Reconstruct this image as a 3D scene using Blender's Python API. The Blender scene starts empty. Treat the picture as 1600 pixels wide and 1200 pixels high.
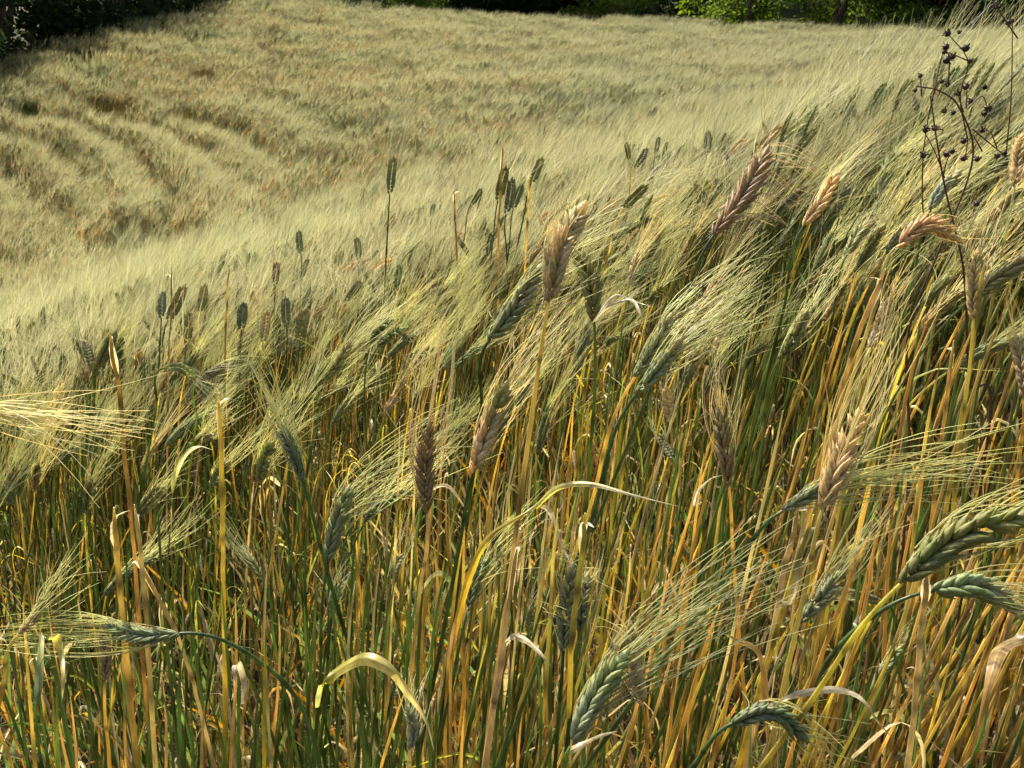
import bpy, math, random
import numpy as np
from mathutils import Vector, Matrix, noise as mnoise

# ------------------------------------------------------------------ camera, light, exposure
SC = bpy.context.scene
COL = SC.collection
CAMZ = 1.15
PITCH = math.radians(20.0)
FPX = 1246.0                                   # focal length in pixels of the 1600 px wide photograph
cam = bpy.data.cameras.new("camera")
cam_ob = bpy.data.objects.new("camera", cam)
COL.objects.link(cam_ob)
cam.lens = 36.0 * FPX / 1600.0
cam.sensor_width = 36.0
cam.clip_start, cam.clip_end = 0.02, 3000.0
cam_ob.location = (0, 0, CAMZ)
cam_ob.rotation_euler = (math.radians(90) - PITCH, 0, 0)
SC.camera = cam_ob

SUN_ELEV, SUN_AZ = math.radians(49), math.radians(-29)      # azimuth clockwise from the viewing direction
world = bpy.data.worlds.new("World")
SC.world = world
world.use_nodes = True
wn = world.node_tree
sky = wn.nodes.new("ShaderNodeTexSky")
sky.sky_type = 'NISHITA'
sky.sun_disc = False
sky.sun_elevation = SUN_ELEV
sky.sun_rotation = SUN_AZ
sky.air_density, sky.dust_density, sky.ozone_density = 0.8, 4.0, 0.6
wn.links.new(sky.outputs[0], wn.nodes["Background"].inputs[0])
wn.nodes["Background"].inputs[1].default_value = 0.15
sun = bpy.data.lights.new("sun", 'SUN')
sun.energy, sun.angle, sun.color = 4.8, math.radians(0.5), (1.0, 0.93, 0.80)
sun_ob = bpy.data.objects.new("sun", sun)
COL.objects.link(sun_ob)
sd = Vector((math.sin(SUN_AZ) * math.cos(SUN_ELEV), math.cos(SUN_AZ) * math.cos(SUN_ELEV), math.sin(SUN_ELEV)))
sun_ob.rotation_euler = sd.to_track_quat('Z', 'Y').to_euler()
sun_ob.location = sd * 60
SC.view_settings.view_transform = 'Standard'
SC.view_settings.look = 'None'
SC.view_settings.gamma = 1.0
SC.view_settings.exposure = 1.06
SC.cycles.max_bounces = 6
SC.cycles.diffuse_bounces = 3
SC.cycles.glossy_bounces = 2
SC.cycles.transmission_bounces = 4
SC.cycles.caustics_reflective = False
SC.cycles.caustics_refractive = False

rng = random.Random(11)
nr = np.random.default_rng(11)

# ------------------------------------------------------------------ pixel <-> world
FWD = np.array([0, math.cos(PITCH), -math.sin(PITCH)])
UPV = np.array([0, math.sin(PITCH), math.cos(PITCH)])
RGT = np.array([1.0, 0, 0])
CAM = np.array([0, 0, CAMZ])
def at(px, py, d):
    return CAM + d * (FWD + RGT * (px - 800) / FPX + UPV * (600 - py) / FPX)
def ray(px, py):
    return FWD + RGT * (px - 800) / FPX + UPV * (600 - py) / FPX
def at_y(px, py, Y):
    r = ray(px, py)
    return CAM + r * (Y / r[1])
def project(p):
    q = np.asarray(p) - CAM
    d = q @ FWD
    if d < 1e-3:
        return -9999, -9999, d
    return 800 + FPX * (q @ RGT) / d, 600 - FPX * (q @ UPV) / d, d
def nrm(v):
    v = np.asarray(v, float)
    return v / (np.linalg.norm(v) + 1e-12)

# ------------------------------------------------------------------ terrain: a hillside that falls to the left and a bowl that climbs away
CROP = 0.86
_kd = np.log1p(np.array([0, 0.5, 1.5, 3, 6, 8, 12, 14, 18, 22, 26, 30, 40, 60, 200, 900.0]))
_g = np.array([-.22, -.22, -.20, -.33, -.43, -.33, .12, .40, 0.98, 1.55, 2.15, 2.8, 6.2, 17.0, 62, 150.0])
_fr = np.array([.22, .22, .22, .20, .14, .10, .045, .02, -.02, -.03, -.03, 0, 0, 0, 0, 0])
_fl = np.array([.22, .22, .225, .27, .275, .23, .125, .075, .01, -.035, -.06, -.06, -.05, -.03, 0, 0])
def crop_top(x, y):
    x = np.asarray(x, float); y = np.asarray(y, float)
    d = np.log1p(np.hypot(x, y))
    z = 0
    for s in (-.16, -.08, 0, .08, .16):
        q = np.clip(d + s, 0, 99)
        w = 1 / (1 + np.exp(-x / (0.25 + .12 * np.hypot(x, y))))
        f = np.interp(q, _kd, _fr) * w + np.interp(q, _kd, _fl) * (1 - w)
        z = z + np.interp(q, _kd, _g) + f * x
    return CAMZ + z / 5
def smooth(a, b, v):
    t = np.clip((v - a) / (b - a), 0, 1)
    return t * t * (3 - 2 * t)
def hit(px, py):
    r = ray(px, py)
    d = 2.5
    while d < 60:
        p = CAM + r * d
        if p[2] < crop_top(p[0], p[1]):
            return p
        d += .04
    return CAM + r * 30
# furrows that curve through the far crop
FURROWS = [[(-60, 185), (0, 203), (70, 222), (118, 262), (150, 322)],
           [(30, 176), (110, 190), (175, 214), (222, 262), (252, 322)],
           [(-40, 248), (0, 262), (40, 284), (66, 322), (74, 372)],
           [(150, 168), (240, 196), (300, 224), (345, 258), (372, 296)],
           [(270, 176), (340, 196), (390, 226), (425, 268)]]
FUR3 = [np.array([hit(*p) for p in poly])[:, :2] for poly in FURROWS]
def fur_dist(x, y):
    best = np.full(np.shape(x), 99.0)
    for poly in FUR3:
        for a, b in zip(poly[:-1], poly[1:]):
            ab = b - a
            t = np.clip(((x - a[0]) * ab[0] + (y - a[1]) * ab[1]) / (ab @ ab), 0, 1)
            best = np.minimum(best, np.hypot(x - a[0] - t * ab[0], y - a[1] - t * ab[1]))
    return best
def ground(x, y):
    z = crop_top(x, y) - CROP
    return z - 0.25 * np.exp(-(fur_dist(np.asarray(x, float), np.asarray(y, float)) / .24) ** 2)

# ------------------------------------------------------------------ mesh helpers
class MB:
    def __init__(s):
        s.v, s.c, s.f, s.m, s.n = [], [], [], [], 0
    def add(s, v, f, c, mat=0):
        v = np.asarray(v, float); f = np.asarray(f, int)
        c = np.asarray(c, float)
        if c.ndim == 1:
            c = np.tile(c, (len(v), 1))
        s.v.append(v); s.c.append(c); s.f.append(f + s.n); s.m.append(np.full(len(f), mat)); s.n += len(v)
    def merge(s, o, mat, off=None):
        for v, c, f in zip(o.v, o.c, o.f):
            s.v.append(v if off is None else v + off); s.c.append(c); s.f.append(f + s.n); s.m.append(np.full(len(f), mat))
        s.n += o.n
    def mesh(s, name, mats, origin=(0, 0, 0)):
        me = bpy.data.meshes.new(name)
        V = np.concatenate(s.v) - np.asarray(origin)
        C = np.concatenate(s.c)
        tot = np.concatenate([np.full(len(f), f.shape[1]) for f in s.f])
        loops = np.concatenate([f.ravel() for f in s.f])
        me.vertices.add(len(V)); me.vertices.foreach_set("co", V.ravel())
        me.loops.add(len(loops)); me.loops.foreach_set("vertex_index", loops)
        me.polygons.add(len(tot))
        st = np.concatenate([[0], np.cumsum(tot)[:-1]])
        me.polygons.foreach_set("loop_start", st); me.polygons.foreach_set("loop_total", tot)
        me.polygons.foreach_set("material_index", np.concatenate(s.m))
        me.polygons.foreach_set("use_smooth", np.ones(len(tot), bool))
        at_ = me.color_attributes.new("col", 'FLOAT_COLOR', 'POINT')
        at_.data.foreach_set("color", np.concatenate([C, np.ones((len(C), 1))], 1).ravel())
        for m in (mats if isinstance(mats, (list, tuple)) else [mats]):
            me.materials.append(m)
        me.update(calc_edges=True); me.validate()
        return me
def link(name, me, parent=None, loc=(0, 0, 0)):
    o = bpy.data.objects.new(name, me); COL.objects.link(o)
    o.location = loc
    if parent: o.parent = parent
    return o
def tag(o, label=None, cat=None, group=None, kind=None):
    if label: o["label"] = label
    if cat: o["category"] = cat
    if group: o["group"] = group
    if kind: o["kind"] = kind
    return o

def bez(p0, p1, p2, p3, n):
    t = np.linspace(0, 1, n)[:, None]
    return (1-t)**3*np.asarray(p0) + 3*(1-t)**2*t*np.asarray(p1) + 3*(1-t)*t*t*np.asarray(p2) + t**3*np.asarray(p3)
def spline(pts, n):
    P = np.asarray(pts, float)
    if len(P) == 2:
        return P[0] + (P[1] - P[0]) * np.linspace(0, 1, n)[:, None]
    Q = np.vstack([2*P[0]-P[1], P, 2*P[-1]-P[-2]])
    out = []
    for u in np.linspace(0, len(P) - 1 - 1e-6, n):
        i = int(u); t = u - i
        a, b, c, d = Q[i:i+4]
        out.append(.5*((2*b) + (c-a)*t + (2*a-5*b+4*c-d)*t*t + (-a+3*b-3*c+d)*t**3))
    return np.array(out)
def frames(P):
    T = np.gradient(P, axis=0); T /= np.linalg.norm(T, axis=1)[:, None] + 1e-12
    ref = np.eye(3)[np.argmin(np.abs(T[0]))]
    U = np.cross(T, ref); U /= np.linalg.norm(U, axis=1)[:, None] + 1e-12
    return T, U, np.cross(T, U)
def tube(mb, P, rad, k, col, cap=False):
    P = np.asarray(P, float); n = len(P)
    T, U, W = frames(P)
    rad = np.broadcast_to(rad, n)
    a = np.linspace(0, 2*math.pi, k, endpoint=False)
    V = P[:, None] + rad[:, None, None] * (np.cos(a)[None, :, None]*U[:, None] + np.sin(a)[None, :, None]*W[:, None])
    i = np.arange(n-1)[:, None]*k; j = np.arange(k)[None]; j2 = (j+1) % k
    F = np.stack([i+j, i+j2, i+k+j2, i+k+j], -1).reshape(-1, 4)
    c = np.asarray(col, float)
    if c.ndim == 2: c = np.repeat(c, k, 0)
    mb.add(V.reshape(-1, 3), F, c)
def ribbon(mb, P, width, side, col, fold=0.25, twist=0.0, rib=True):
    """A leaf blade folded at the midrib; with rib, finer columns that carry the veins' colour and a curled margin."""
    P = np.asarray(P, float); n = len(P)
    T = np.gradient(P, axis=0); T /= np.linalg.norm(T, axis=1)[:, None] + 1e-12
    S = np.asarray(side, float) - (T @ np.asarray(side, float))[:, None]*T
    S /= np.linalg.norm(S, axis=1)[:, None] + 1e-9
    N = np.cross(T, S)
    tw = np.linspace(0, twist, n)[:, None]
    S, N = S*np.cos(tw)+N*np.sin(tw), N*np.cos(tw)-S*np.sin(tw)
    w = np.broadcast_to(width, n)[:, None]
    us = np.array([-1, -.72, -.45, -.18, 0, .18, .45, .72, 1]) if rib else np.array([-1, 0, 1.])
    m = len(us)
    sh = 1 + (nr.normal(0, .13, m) if rib else np.zeros(m))
    if rib: sh[m//2] = 1.2
    cr = np.cumsum(nr.normal(0, .10, (n, 1)), 0) if rib else np.zeros((n, 1))
    V, CC = [], []
    c = np.asarray(col, float)
    if c.ndim == 1: c = np.tile(c, (n, 1))
    for q, u in enumerate(us):
        lift = fold*abs(u) + (.35*fold*u*u*np.sin(np.arange(n)*.9 + u)[:, None] if rib else 0) + cr*u*.6
        V.append(P + S*w*u + N*w*lift)
        CC.append(c*sh[q]*(1 + nr.normal(0, .07, (n, 1)) if rib else 1))
    V = np.stack(V, 1).reshape(-1, 3); CC = np.stack(CC, 1).reshape(-1, 3)
    i = np.arange(n-1)[:, None]*m; j = np.arange(m-1)[None]
    F = np.stack([i+j, i+j+1, i+m+j+1, i+m+j], -1).reshape(-1, 4)
    mb.add(V, F, np.clip(CC, .01, .9))
def strip(mb, P, width, side, col):
    P = np.asarray(P, float); n = len(P)
    T = np.gradient(P, axis=0)
    S = np.cross(T, side); S /= np.linalg.norm(S, axis=1)[:, None] + 1e-12
    w = np.broadcast_to(width, n)[:, None]
    V = np.stack([P - S*w, P + S*w], 1).reshape(-1, 3)
    i = np.arange(n-1)*2
    mb.add(V, np.stack([i, i+1, i+3, i+2], 1), col)
def drop(mb, p, d, side, L, w, th, col, k=6, rings=6):
    """A plump pointed grain husk from p along d."""
    d = nrm(d); s = np.asarray(side, float); s = nrm(s - (s @ d)*d); q = np.cross(d, s)
    if rings >= 6:
        tt = np.array([0, .14, .36, .60, .82, 1.0]); rr = np.array([.35, .80, 1.0, .80, .36, .03])
    else:
        tt = np.array([0, .35, 1.0]); rr = np.array([.45, 1.0, .08])
    a = np.linspace(0, 2*math.pi, k, endpoint=False)
    V = (p + d*(tt*L)[:, None])[:, None] + rr[:, None, None]*(np.cos(a)[None, :, None]*s*w + np.sin(a)[None, :, None]*q*th)
    n = len(tt)
    i = np.arange(n-1)[:, None]*k; j = np.arange(k)[None]; j2 = (j+1) % k
    F = np.stack([i+j, i+j2, i+k+j2, i+k+j], -1).reshape(-1, 4)
    c = np.asarray(col)
    # husk keel: the tip of each glume is paler than its base
    vein = nr.uniform(.80, 1.18, k)[None, :, None]
    g = ((0.86 + .34*tt)[:, None, None]*vein*c[None, None]).reshape(-1, 3)
    mb.add(V.reshape(-1, 3), F, g)

# ------------------------------------------------------------------ materials
def nodes_of(name):
    m = bpy.data.materials.new(name); m.use_nodes = True
    return m, m.node_tree, m.node_tree.nodes["Principled BSDF"], m.node_tree.nodes["Material Output"]
def plant_mat(name, trans, rough, spec, scale=(60, 60, 12), amount=.35, tsat=1.15, sheen=None):
    m, nt, pb, out = nodes_of(name)
    N, L = nt.nodes, nt.links
    att = N.new("ShaderNodeAttribute"); att.attribute_name = "col"
    oi = N.new("ShaderNodeObjectInfo")
    tc = N.new("ShaderNodeTexCoord"); mp = N.new("ShaderNodeMapping"); mp.inputs["Scale"].default_value = scale
    nz = N.new("ShaderNodeTexNoise"); nz.inputs["Scale"].default_value = 1.0; nz.inputs["Detail"].default_value = 3
    L.new(tc.outputs["Object"], mp.inputs[0]); L.new(mp.outputs[0], nz.inputs["Vector"])
    mr = N.new("ShaderNodeMapRange"); mr.inputs[1].default_value = .3; mr.inputs[2].default_value = .7
    mr.inputs[3].default_value = 1 - amount; mr.inputs[4].default_value = 1 + amount
    L.new(nz.outputs[0], mr.inputs[0])
    mr2 = N.new("ShaderNodeMapRange"); mr2.inputs[3].default_value = .82; mr2.inputs[4].default_value = 1.18
    L.new(oi.outputs["Random"], mr2.inputs[0])
    mul = N.new("ShaderNodeMath"); mul.operation = 'MULTIPLY'
    L.new(mr.outputs[0], mul.inputs[0]); L.new(mr2.outputs[0], mul.inputs[1])
    hsv = N.new("ShaderNodeHueSaturation")
    L.new(att.outputs["Color"], hsv.inputs["Color"]); L.new(mul.outputs[0], hsv.inputs["Value"])
    L.new(hsv.outputs[0], pb.inputs["Base Color"])
    pb.inputs["Roughness"].default_value = rough
    pb.inputs["Specular IOR Level"].default_value = spec
    tr = N.new("ShaderNodeBsdfTranslucent")
    h2 = N.new("ShaderNodeHueSaturation"); h2.inputs["Saturation"].default_value = tsat; h2.inputs["Value"].default_value = 1.25
    L.new(hsv.outputs[0], h2.inputs["Color"]); L.new(h2.outputs[0], tr.inputs[0])
    mx = N.new("ShaderNodeMixShader"); mx.inputs[0].default_value = trans
    L.new(pb.outputs[0], mx.inputs[1]); L.new(tr.outputs[0], mx.inputs[2]); L.new(mx.outputs[0], out.inputs[0])
    return m
M_STEM = plant_mat("straw_stem", .52, .36, .5, (160, 160, 10), .36, .98)
M_EAR = plant_mat("ear_husk", .40, .5, .35, (420, 420, 420), .30)
M_AWN = plant_mat("awn_bristle", .55, .42, .35, (30, 30, 30), .15)
M_LEAF = plant_mat("leaf_blade", .5, .36, .5, (110, 110, 40), .42)
M_DARK = plant_mat("dried_weed", .05, .6, .3, (200, 200, 200), .3)
M_BUSH = plant_mat("bush_leaf", .58, .6, .08, (3, 3, 3), .35)
M_BARK = plant_mat("bark", .0, .85, .2, (30, 30, 6), .4)

def soil_mat():
    m, nt, pb, out = nodes_of("field_soil")
    N, L = nt.nodes, nt.links
    tc = N.new("ShaderNodeTexCoord")
    n1 = N.new("ShaderNodeTexNoise"); n1.inputs["Scale"].default_value = 14; n1.inputs["Detail"].default_value = 8; n1.inputs["Roughness"].default_value = .7
    n2 = N.new("ShaderNodeTexNoise"); n2.inputs["Scale"].default_value = .35; n2.inputs["Detail"].default_value = 4
    for n in (n1, n2): L.new(tc.outputs["Object"], n.inputs["Vector"])
    cr = N.new("ShaderNodeValToRGB")
    cr.color_ramp.elements[0].position = .3; cr.color_ramp.elements[0].color = (.030, .020, .012, 1)
    cr.color_ramp.elements[1].position = .72; cr.color_ramp.elements[1].color = (.13, .09, .052, 1)
    L.new(n1.outputs[0], cr.inputs[0])
    mx = N.new("ShaderNodeMix"); mx.data_type = 'RGBA'; mx.inputs[7].default_value = (.07, .085, .025, 1)
    mr = N.new("ShaderNodeMapRange"); mr.inputs[1].default_value = .45; mr.inputs[2].default_value = .6; mr.inputs[4].default_value = .6
    L.new(n2.outputs[0], mr.inputs[0]); L.new(mr.outputs[0], mx.inputs[0]); L.new(cr.outputs[0], mx.inputs[6])
    ln = N.new("ShaderNodeVectorMath"); ln.operation = 'LENGTH'; L.new(tc.outputs["Object"], ln.inputs[0])
    m3 = N.new("ShaderNodeMapRange"); m3.inputs[1].default_value = 27; m3.inputs[2].default_value = 33
    L.new(ln.outputs["Value"], m3.inputs[0])
    n3 = N.new("ShaderNodeTexNoise"); n3.inputs["Scale"].default_value = .8; n3.inputs["Detail"].default_value = 9; L.new(tc.outputs["Object"], n3.inputs["Vector"])
    c3 = N.new("ShaderNodeValToRGB"); c3.color_ramp.elements[0].position = .35; c3.color_ramp.elements[0].color = (.022, .036, .014, 1)
    c3.color_ramp.elements[1].position = .7; c3.color_ramp.elements[1].color = (.10, .13, .035, 1); L.new(n3.outputs[0], c3.inputs[0])
    m4 = N.new("ShaderNodeMix"); m4.data_type = 'RGBA'; L.new(m3.outputs[0], m4.inputs[0]); L.new(mx.outputs[2], m4.inputs[6]); L.new(c3.outputs[0], m4.inputs[7])
    L.new(m4.outputs[2], pb.inputs["Base Color"])
    pb.inputs["Roughness"].default_value = .95; pb.inputs["Specular IOR Level"].default_value = .1
    bp = N.new("ShaderNodeBump"); bp.inputs["Strength"].default_value = .8; bp.inputs["Distance"].default_value = .03
    L.new(n1.outputs[0], bp.inputs["Height"]); L.new(bp.outputs[0], pb.inputs["Normal"])
    return m
M_SOIL = soil_mat()

# ------------------------------------------------------------------ ground sheet
def build_ground():
    rad = np.concatenate([[0.05], np.geomspace(.25, 34, 190), np.geomspace(38, 900, 26)])
    na = 288
    a = np.linspace(0, 2*math.pi, na, endpoint=False)
    X = rad[:, None]*np.sin(a); Y = rad[:, None]*np.cos(a)
    Z = ground(X, Y)
    V = np.stack([X, Y, Z], -1).reshape(-1, 3)
    n = len(rad)
    i = np.arange(n-1)[:, None]*na; j = np.arange(na)[None]; j2 = (j+1) % na
    F = np.stack([i+j, i+na+j, i+na+j2, i+j2], -1).reshape(-1, 4)
    mb = MB(); mb.add(V, F, (.2, .15, .1)); mb.add(V[:na], [list(range(na))], (.2, .15, .1))
    tag(link("ground", mb.mesh("ground", M_SOIL)), "brown soil ground under the crop", "ground", kind="structure")
build_ground()

# ------------------------------------------------------------------ colours (true base colours of the plant parts)
C = dict(
    G=(.245, .275, .140), O=(.285, .275, .105), T=(.57, .44, .235), B=(.38, .275, .145), P=(.36, .38, .25), M=(.53, .42, .23),
    awnG=(.322, .316, .172), awnT=(.375, .335, .190), awnB=(.38, .32, .19),
    gold=(.60, .45, .145), orange=(.54, .37, .13), tan=(.57, .46, .26), green=(.165, .215, .065), dkgreen=(.075, .125, .055), yellow=(.55, .46, .09),
    leafG=(.175, .235, .07), leafY=(.55, .50, .09), leafD=(.57, .47, .24), leafO=(.55, .30, .08), leafP=(.62, .56, .40))
C = {k: np.array(v) for k, v in C.items()}
def vary(c, r, a=.12):
    c = np.asarray(c)
    return np.clip(c * (1 + r.uniform(-a, a)) * np.array([1 + r.uniform(-a, a)*.5, 1, 1 + r.uniform(-a, a)*.7]), .01, .9)

# ------------------------------------------------------------------ wheat ear
def make_ear(r, axis, normal, hw, kind, awn_end, awn_spread, n_awn, awn_len=None, detail=2, curl=0.0, awn_w=1.0, awn_col=None):
    """axis: points base to tip; normal: the flat face; awn_end(p) -> end point of an awn that starts at p. Returns (ear, awns)."""
    ear, aw = MB(), MB()
    L = np.sum(np.linalg.norm(np.diff(axis, axis=0), axis=1))
    nodes = 9 if detail >= 2 else (8 if detail == 1 else 4)
    T = np.gradient(axis, axis=0); T /= np.linalg.norm(T, axis=1)[:, None]
    def pt(t):
        u = t*(len(axis)-1); i = min(int(u), len(axis)-2); f = u-i
        return axis[i]*(1-f)+axis[i+1]*f, nrm(T[i]*(1-f)+T[i+1]*f)
    c0 = vary(C[kind], r, .14)
    c1 = C['O']*1.1 if kind == 'M' else c0*np.array([1.08, 1.1, .95])
    if kind in 'GOP' and r.random() < .45: c1 = c1*.6 + C['T']*.4
    if kind in 'TB' and r.random() < .35: c1 = c1*.55 + C['O']*.45
    acol = C['awnT'] if kind in 'TM' else (C['awnB'] if kind == 'B' else C['awnG'])
    if awn_col is not None: acol = awn_col
    acol = acol*{2: 1.85, 1: 1.05, 0: .9}[detail]
    tips = []
    sl = L*1.7/nodes if detail < 2 else L*.245
    for i in range(nodes*2):
        t = (i + .2)/(nodes*2)*.93
        p, d = pt(t)
        sgn = 1 if i % 2 else -1
        lat = nrm(np.cross(d, normal))
        if detail >= 2 and r.random() < .045: continue            # a lost spikelet
        env = (.62 + .38*min(1, t*5)) * (1 - .42*max(0, (t-.62)/.38)**1.3)
        w = hw*env
        kk = 1.0 if t < .5 else 1.0
        cc = vary(c0 + (c1-c0)*smooth(.25, .85, t), r, .15)
        if detail >= 2:
            out = nrm(d*.88 + lat*sgn*r.uniform(.38, .56) + normal*r.uniform(-.12, .12))
            base = p + lat*sgn*w*.08 - d*sl*.12
            drop(ear, base, out, normal, sl*env*r.uniform(.84, 1.10), w*.41, w*.29, cc, 8, 6)
            for sd_ in (-1, 1):
                o2 = nrm(d*.90 + lat*sgn*r.uniform(.22, .48) + normal*sd_*r.uniform(.16, .34))
                drop(ear, base + normal*sd_*w*.24 + lat*sgn*w*r.uniform(-.08, .10) + d*sl*r.uniform(-.10, .16), o2, lat, sl*.90*env, w*.27, w*.30, vary(cc, r, .07), 6, 6)
            tips.append((base + out*sl*env*.95, out))
            tips.append((base + normal*rng.choice((-1, 1))*w*.25 + d*sl*.8*env, d))
        else:
            out = nrm(d*.88 + lat*sgn*.45)
            base = p + lat*sgn*w*.32
            drop(ear, base, out, normal, sl*env, w*.52, w*.62, cc, 5 if detail == 1 else 4, 3)
            tips.append((base + out*sl*.9, out))
    p, d = pt(.9)
    drop(ear, p, d, normal, sl*.9, hw*.42, hw*.42, vary(c1, r), 6 if detail else 4, 6 if detail >= 2 else 3)
    tips.append((p + d*sl*.8, d)); tips.append((p + d*sl*.7, d))
    r.shuffle(tips)
    for q in range(n_awn):
        p, out = tips[q % len(tips)]
        e = awn_end(p)
        v = e - p; Ln = np.linalg.norm(v) * r.uniform(.72, 1.08)
        if r.random() < .10: Ln *= r.uniform(.2, .6)              # snapped
        if awn_len: Ln = awn_len*r.uniform(.7, 1.1)
        vd = nrm(nrm(v) + nr.normal(0, awn_spread*(2.6 if r.random() < .12 else 1.05), 3))
        e = p + vd*Ln
        p1 = p + nrm(out*(.7+r.random()*.5) + vd*.7)*Ln*.36
        if curl:
            e = p + nrm(vd + nr.normal(0, curl, 3))*Ln
            p1 = p1 + nr.normal(0, curl, 3)*Ln*.4
        t = np.linspace(0, 1, 7 if detail >= 2 else (5 if detail == 1 else 3))[:, None]
        P = (1-t)**2*p + 2*(1-t)*t*p1 + t*t*e
        cc = vary(acol, r, .14)
        if detail >= 2:
            tube(aw, P, np.linspace(.00046, .00016, len(P))*awn_w, 3, cc)
        elif detail == 1:
            strip(aw, P, np.linspace(.00050, .00020, len(P))*awn_w, nr.normal(0, 1, 3), cc)
        else:
            strip(aw, P, np.linspace(.0009, .0004, len(P))*awn_w, nr.normal(0, 1, 3), cc)
    return ear, aw

def make_leaf(r, P, width, col, col2=None, side=None, fold=.3, twist=0.0):
    mb = MB(); P = np.asarray(P); n = len(P)
    t = np.linspace(0, 1, n)
    w = width*np.clip(np.minimum(.45+t*4, 1)*(1-t**2.2)*(1 + .12*np.sin(t*11 + r.random()*6)), .03, 1.1)
    c2 = col if col2 is None else col2
    cc = np.asarray(col)[None]*(1-t[:, None]) + np.asarray(c2)[None]*t[:, None]
    cc = cc*np.array([[1 + r.uniform(-.12, .12)] for _ in t])
    ribbon(mb, P, w, side if side is not None else nr.normal(0, 1, 3), cc, fold, twist, n > 9)
    return mb

def make_stem(r, P, r0, r1, col, col2=None, k=6, tip=False):
    mb = MB(); n = len(P); t = np.linspace(0, 1, n)
    c2 = col if col2 is None else col2
    cc = np.asarray(col)[None]*(1-t[:, None]) + np.asarray(c2)[None]*t[:, None]
    rad = r0 + (r1-r0)*t
    # a slightly swollen node with its leaf sheath part way up
    cc = cc*(1 + .10*np.sin(t[:, None]*9 + r.random()*6))
    if n > 12:
        for nd in (r.uniform(.2, .35), r.uniform(.45, .6), r.uniform(.68, .8)):
            q = int(nd*(n-1)); rad[q] *= 1.32; cc[q] *= .5
            cc[q+1:] = np.clip(cc[q+1:]*r.uniform(.86, 1.16)*np.array([1, r.uniform(.97, 1.07), r.uniform(.9, 1.1)]), .01, .85)
            q2 = min(n-1, q+r.randint(2, 4)); rad[q+1:q2] *= 1.14          # the sheath round the culm above the node
    if tip: rad[-1] *= .25; rad[-2] *= .8
    tube(mb, P, rad, k, cc)
    return mb

def random_tiller(r, h, lean, golden, kind, detail, nod=None, awn=.13, broken=False, wind=(.55, .1, .35), n_awn=None, low_leaf=True):
    """One stem with its ear and leaves, rooted at the origin. Returns lists of part meshes."""
    parts = dict(stem=[], ear=[], awns=[], leaf=[])
    top = np.array([lean[0], lean[1], h])
    nod = r.uniform(.05, .9) if nod is None else nod
    hd = nrm(np.array([1.0, r.uniform(-.7, .7), 0]) if r.random() < .8 else np.array([r.uniform(-1, 1), r.uniform(-1, 1), 0]))
    ed = nrm(np.array([0, 0, 1])*math.cos(nod) + hd*math.sin(nod))
    bow = np.array([r.uniform(-.03, .03), r.uniform(-.03, .03), 0])
    P = bez((0, 0, 0), np.array([0, 0, h*.4]) + bow, top - ed*h*.22 + bow*.5, top, {2: 22, 1: 7, 0: 4}[detail])
    sc = vary(C[golden], r, .16)
    sc2 = vary(C['dkgreen' if kind in 'GO' and r.random() < .6 else golden], r, .15)
    parts['stem'].append(make_stem(r, P, r.uniform(.0015, .0025), .0011, sc, sc2, {2: 6, 1: 4, 0: 3}[detail], broken))
    if not broken:
        el = r.uniform(.055, .078)
        bend = hd*r.uniform(0, .022) - np.array([0, 0, r.uniform(0, .012)])
        ax = bez(top, top+ed*el*.33, top+ed*el*.7+bend*.4, top+ed*el+bend, 6)
        nm = nrm(np.cross(ed, nr.normal(0, 1, 3)))
        wv = np.array(wind)
        def end(p, ed=ed):
            return p + nrm(ed*.8 + wv*r.uniform(.5, 1.1))*awn
        n_awn = n_awn or {2: 34, 1: 18, 0: 8}[detail]
        ear, aw = make_ear(r, ax, nm, el*r.uniform(.115, .15)*(1 if detail == 2 else .84), kind, end, .15 if detail == 2 else .20, n_awn, None, detail, awn_w=1.15 if detail == 2 else 1.0)
        parts['ear'].append(ear); parts['awns'].append(aw)
    for q in range(r.choice((1, 1, 2, 2)) if detail else 1):
        t0 = r.uniform(.12, .66); i = int(t0*(len(P)-1)); b = P[i]
        a = r.uniform(0, 6.28); hv = np.array([math.cos(a), math.sin(a), 0])
        ln = r.uniform(.08, .2)
        dry = r.random() < .48
        if dry:
            pts = [b, b+hv*ln*.28+np.array([0, 0, ln*.30]), b+hv*ln*.50+np.array([0, 0, ln*.05]), b+hv*ln*.55-np.array([0, 0, ln*.55])]
            col = C[r.choice(('leafD', 'leafO', 'leafD', 'leafY', 'leafP'))]; c2 = C[r.choice(('leafD', 'leafO'))]
        else:
            pts = [b, b+hv*ln*.12+np.array([0, 0, ln*.5]), b+hv*ln*.35+np.array([0, 0, ln*.95]), b+hv*ln*.75+np.array([0, 0, ln*1.05])]
            col = C[r.choice(('leafG', 'leafG', 'green'))]; c2 = C[r.choice(('leafG', 'leafY'))]
        parts['leaf'].append(make_leaf(r, spline(pts, {2: 12, 1: 6, 0: 3}[detail]), r.uniform(.0016, .0034)*(1 if detail else 1.4), vary(col, r), vary(c2, r),
                                       side=np.cross(hv, (0, 0, 1))+nr.normal(0, .3, 3), twist=r.uniform(-1.8, 1.8)))
    return parts

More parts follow.
